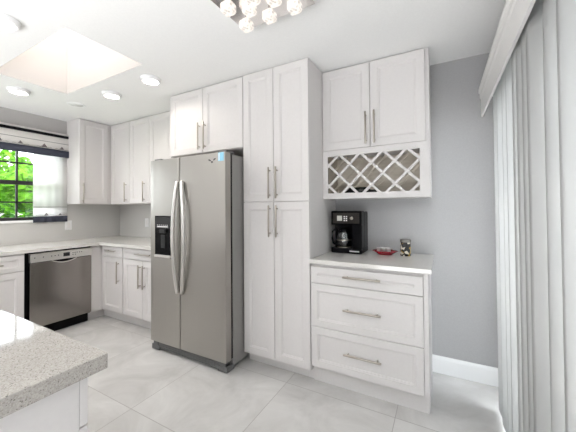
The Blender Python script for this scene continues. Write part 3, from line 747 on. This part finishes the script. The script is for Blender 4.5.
# ------------------------------------------------------------------ ceiling lights
def area(name, loc, size, power, col, parent=None, d=(0, 0, -1), spread=math.pi):
    l = bpy.data.lights.new(name, 'AREA'); l.shape = 'DISK'; l.size = size; l.energy = power; l.color = col; l.spread = spread
    o = bpy.data.objects.new(name, l); COL.objects.link(o)
    o.rotation_euler = Vector(d).to_track_quat('-Z', 'Y').to_euler()
    o.location = Vector(loc)-(Vector(parent['_o']) if parent else Vector((0, 0, 0)))
    if parent: o.parent = parent
    return o
LAMPS = [((-2.216, 1.600), 'lit recessed ceiling light nearest the refrigerator'), ((-2.837, 1.622), 'lit recessed ceiling light between the skylight and the corner wall cabinets'),
         ((-3.50, 1.140), 'lit recessed ceiling light on the window side of the skylight'), ((-2.285, .665), 'lit recessed ceiling light at the top left edge, nearest the camera')]
for (x, y), lab in LAMPS:
    t = thing('recessed_light', lab, 'ceiling light', (x, y, H), 'recessed ceiling lights')
    bm = NB(); lathe(bm, [(.060, 0), (.084, 0), (.084, -.004), (.080, -.026), (.070, -.031), (.062, -.028), (.056, -.004), (.056, 0)], (x, y, H), 40); part('trim_ring', bm, trimm, t)
    bm = NB(); lathe(bm, [(0, -.006), (.056, -.006), (.056, -.001), (0, -.001)], (x, y, H), 32); part('lens', bm, lampm, t, 'glowing lens')
    area('lamp', (x, y, H-.0075), .08, 1.6, (1, .93, .84), t)
t = thing('recessed_light', 'unlit round ceiling light closest to the corner wall cabinets', 'ceiling light', (-3.458, 1.600, H), 'recessed ceiling lights')
bm = NB(); lathe(bm, [(.070, 0), (.084, 0), (.084, -.004), (.078, -.008), (.068, -.008), (.064, -.003), (.064, 0)], (-3.458, 1.6, H), 40); part('trim_ring', bm, trimm, t)
bm = NB(); lathe(bm, [(0, -.004), (.064, -.004), (.064, -.0005), (0, -.0005)], (-3.458, 1.6, H), 32); part('lens', bm, mat('unlit_lens', (.78, .78, .77), .6), t, 'unlit grey lens')

# crystal cube fixture
fx0, fx1, fy0, fy1 = -1.052, -.580, .93, 1.40
t = thing('crystal_ceiling_fixture', 'square chrome ceiling fixture with glowing glass cubes', 'ceiling light', ((fx0+fx1)/2, (fy0+fy1)/2, H))
part('canopy_plate', box(NB(), fx0, fx1, fy0, fy1, H-.045, H-.0005, .002), polish, t, 'mirror chrome plate')
cubes = []
for r_, yy in enumerate((1.29, 1.212, 1.134, 1.056, .978)):
    for xx in ((-.955, -.802, -.650) if r_ % 2 == 0 else (-.878, -.726)): cubes.append((xx, yy, 2.335 if r_ % 2 == 0 else 2.352))
src = None
for x, y, z in cubes:
    if src is None:
        bm = NB(); box(bm, x-.033, x+.033, y-.033, y+.033, z-.027, z+.027, .014)
        src = part('glass_cube', bm, crystal, t); src0 = (x, y, z)
        bm = NB(); lathe(bm, [(0, .026), (.012, .026), (.012, .034), (.007, .038), (.007, .062), (0, .062)], (x, y, z), 14); s2 = part('socket', bm, polish, src)
        bm = NB(); lathe(bm, [(0, -.016), (.010, -.010), (.012, 0), (.008, .014), (0, .018)], (x, y, z), 14); s3 = part('bulb', bm, bulbm, src)
    else:
        c = src.copy(); COL.objects.link(c); c.location = Vector((x, y, z))-Vector(src0)
        for q in (s2, s3):
            cc = q.copy(); COL.objects.link(cc); cc.parent = c

# ------------------------------------------------------------------ garden outside the window, patio outside the door
o = finish('garden_lawn', box(NB(), -14, XL-.2, -6, 10, -.35, -.15), lawnm, origin=(0, 0, 0)); o['kind'] = 'structure'; o.name = 'ground_garden'
o = finish('patio_slab', box(NB(), XR+.16, 5, -6, 6, -.25, -.03), concm, origin=(0, 0, 0)); o['kind'] = 'structure'; o.name = 'ground_patio'
def bush(name, label, c, rad, n, m, stemh, seed, ls=.07, flowers=0):
    rnd = random.Random(seed); t = thing(name, label, 'bush', (c[0], c[1], -.15), 'garden bushes outside the window')
    bm = NB()
    blobs = [(Vector(c)+Vector((rnd.uniform(-.6, .6)*rad[0], rnd.uniform(-.6, .6)*rad[1], rnd.uniform(-.6, .65)*rad[2])), rnd.uniform(.30, .5)) for _ in range(16)]
    def pt():
        b0, s = rnd.choice(blobs); d = Vector((rnd.gauss(0, 1), rnd.gauss(0, 1), rnd.gauss(0, 1))).normalized()
        return b0+Vector((d.x*rad[0]*s, d.y*rad[1]*s, d.z*rad[2]*s))*rnd.uniform(.75, 1.05), d
    for _ in range(n):
        p, d = pt(); nrm = (d+Vector((rnd.gauss(0, .5), rnd.gauss(0, .5), rnd.gauss(0, .5)+.4))).normalized()
        a = nrm.orthogonal().normalized(); a.rotate(Matrix.Rotation(rnd.uniform(0, 6.28), 3, nrm)); b_ = nrm.cross(a); s = ls*rnd.uniform(.7, 1.3)
        pts = [p-a*s, p-a*.3*s+b_*.42*s, p+a*.5*s+b_*.34*s, p+a*s-nrm*.25*s, p+a*.5*s-b_*.34*s, p-a*.3*s-b_*.42*s]
        fc = bm.faces.new([bm.verts.new(q) for q in pts]); fc.material_index = 0 if rnd.random() < .6 else 1
    part('foliage', bm, m, t)
    bm = NB()
    for _ in range(5):
        q = blobs[_][0]; tube(bm, [(c[0]+rnd.uniform(-.05, .05), c[1]+rnd.uniform(-.05, .05), -.15), ((c[0]+q.x)/2, (c[1]+q.y)/2, (q.z-.15)/2), tuple(q)], .02, n=6, rs=[.03, .022, .01])
    part('stem', bm, barkm, t)
    if flowers:
        bm = NB()
        for _ in range(flowers):
            p, d = pt(); p = p+d*.04; d = (d+Vector((.8, 0, .3))).normalized(); a = d.orthogonal().normalized(); b_ = d.cross(a)
            for k in range(5):
                th = 2*math.pi*k/5+rnd.random(); e1 = a*math.cos(th)+b_*math.sin(th); e2 = d.cross(e1)
                bm.faces.new([bm.verts.new(q) for q in (p, p+e1*.045+e2*.028+d*.012, p+e1*.085+d*.02, p+e1*.045-e2*.028+d*.012)])
        part('blossom', bm, petalm, t)
bush('flowering_bush', 'low bush with white blossoms just outside the window', (-5.6, 1.75, .95), (.45, .9, .55), 2600, [leafm2, leafm], .5, 3, .06, 130)
bush('garden_bush', 'bright green leafy bush behind the white blossoms', (-6.9, 2.75, 1.2), (.7, .95, .9), 3600, [leafm3, leafm], .5, 5, .085)
bush('garden_bush', 'darker green bush at the left end of the window view', (-6.9, .7, 1.2), (.7, .95, .9), 3600, [leafm, leafm2], .5, 6, .08)
bush('garden_tree', 'tall lime green bush rising furthest from the window', (-9.2, 3.4, 1.6), (1.1, 1.5, 1.25), 4600, [leafm3, leafm], .5, 8, .12)
bush('garden_tree', 'tall deep green bush at the far left of the garden', (-9.2, .2, 1.35), (1.1, 1.5, 1.15), 3800, [leafm2, leafm], .5, 9, .12)
for o in bpy.data.objects:
    if '_o' in o: del o['_o']
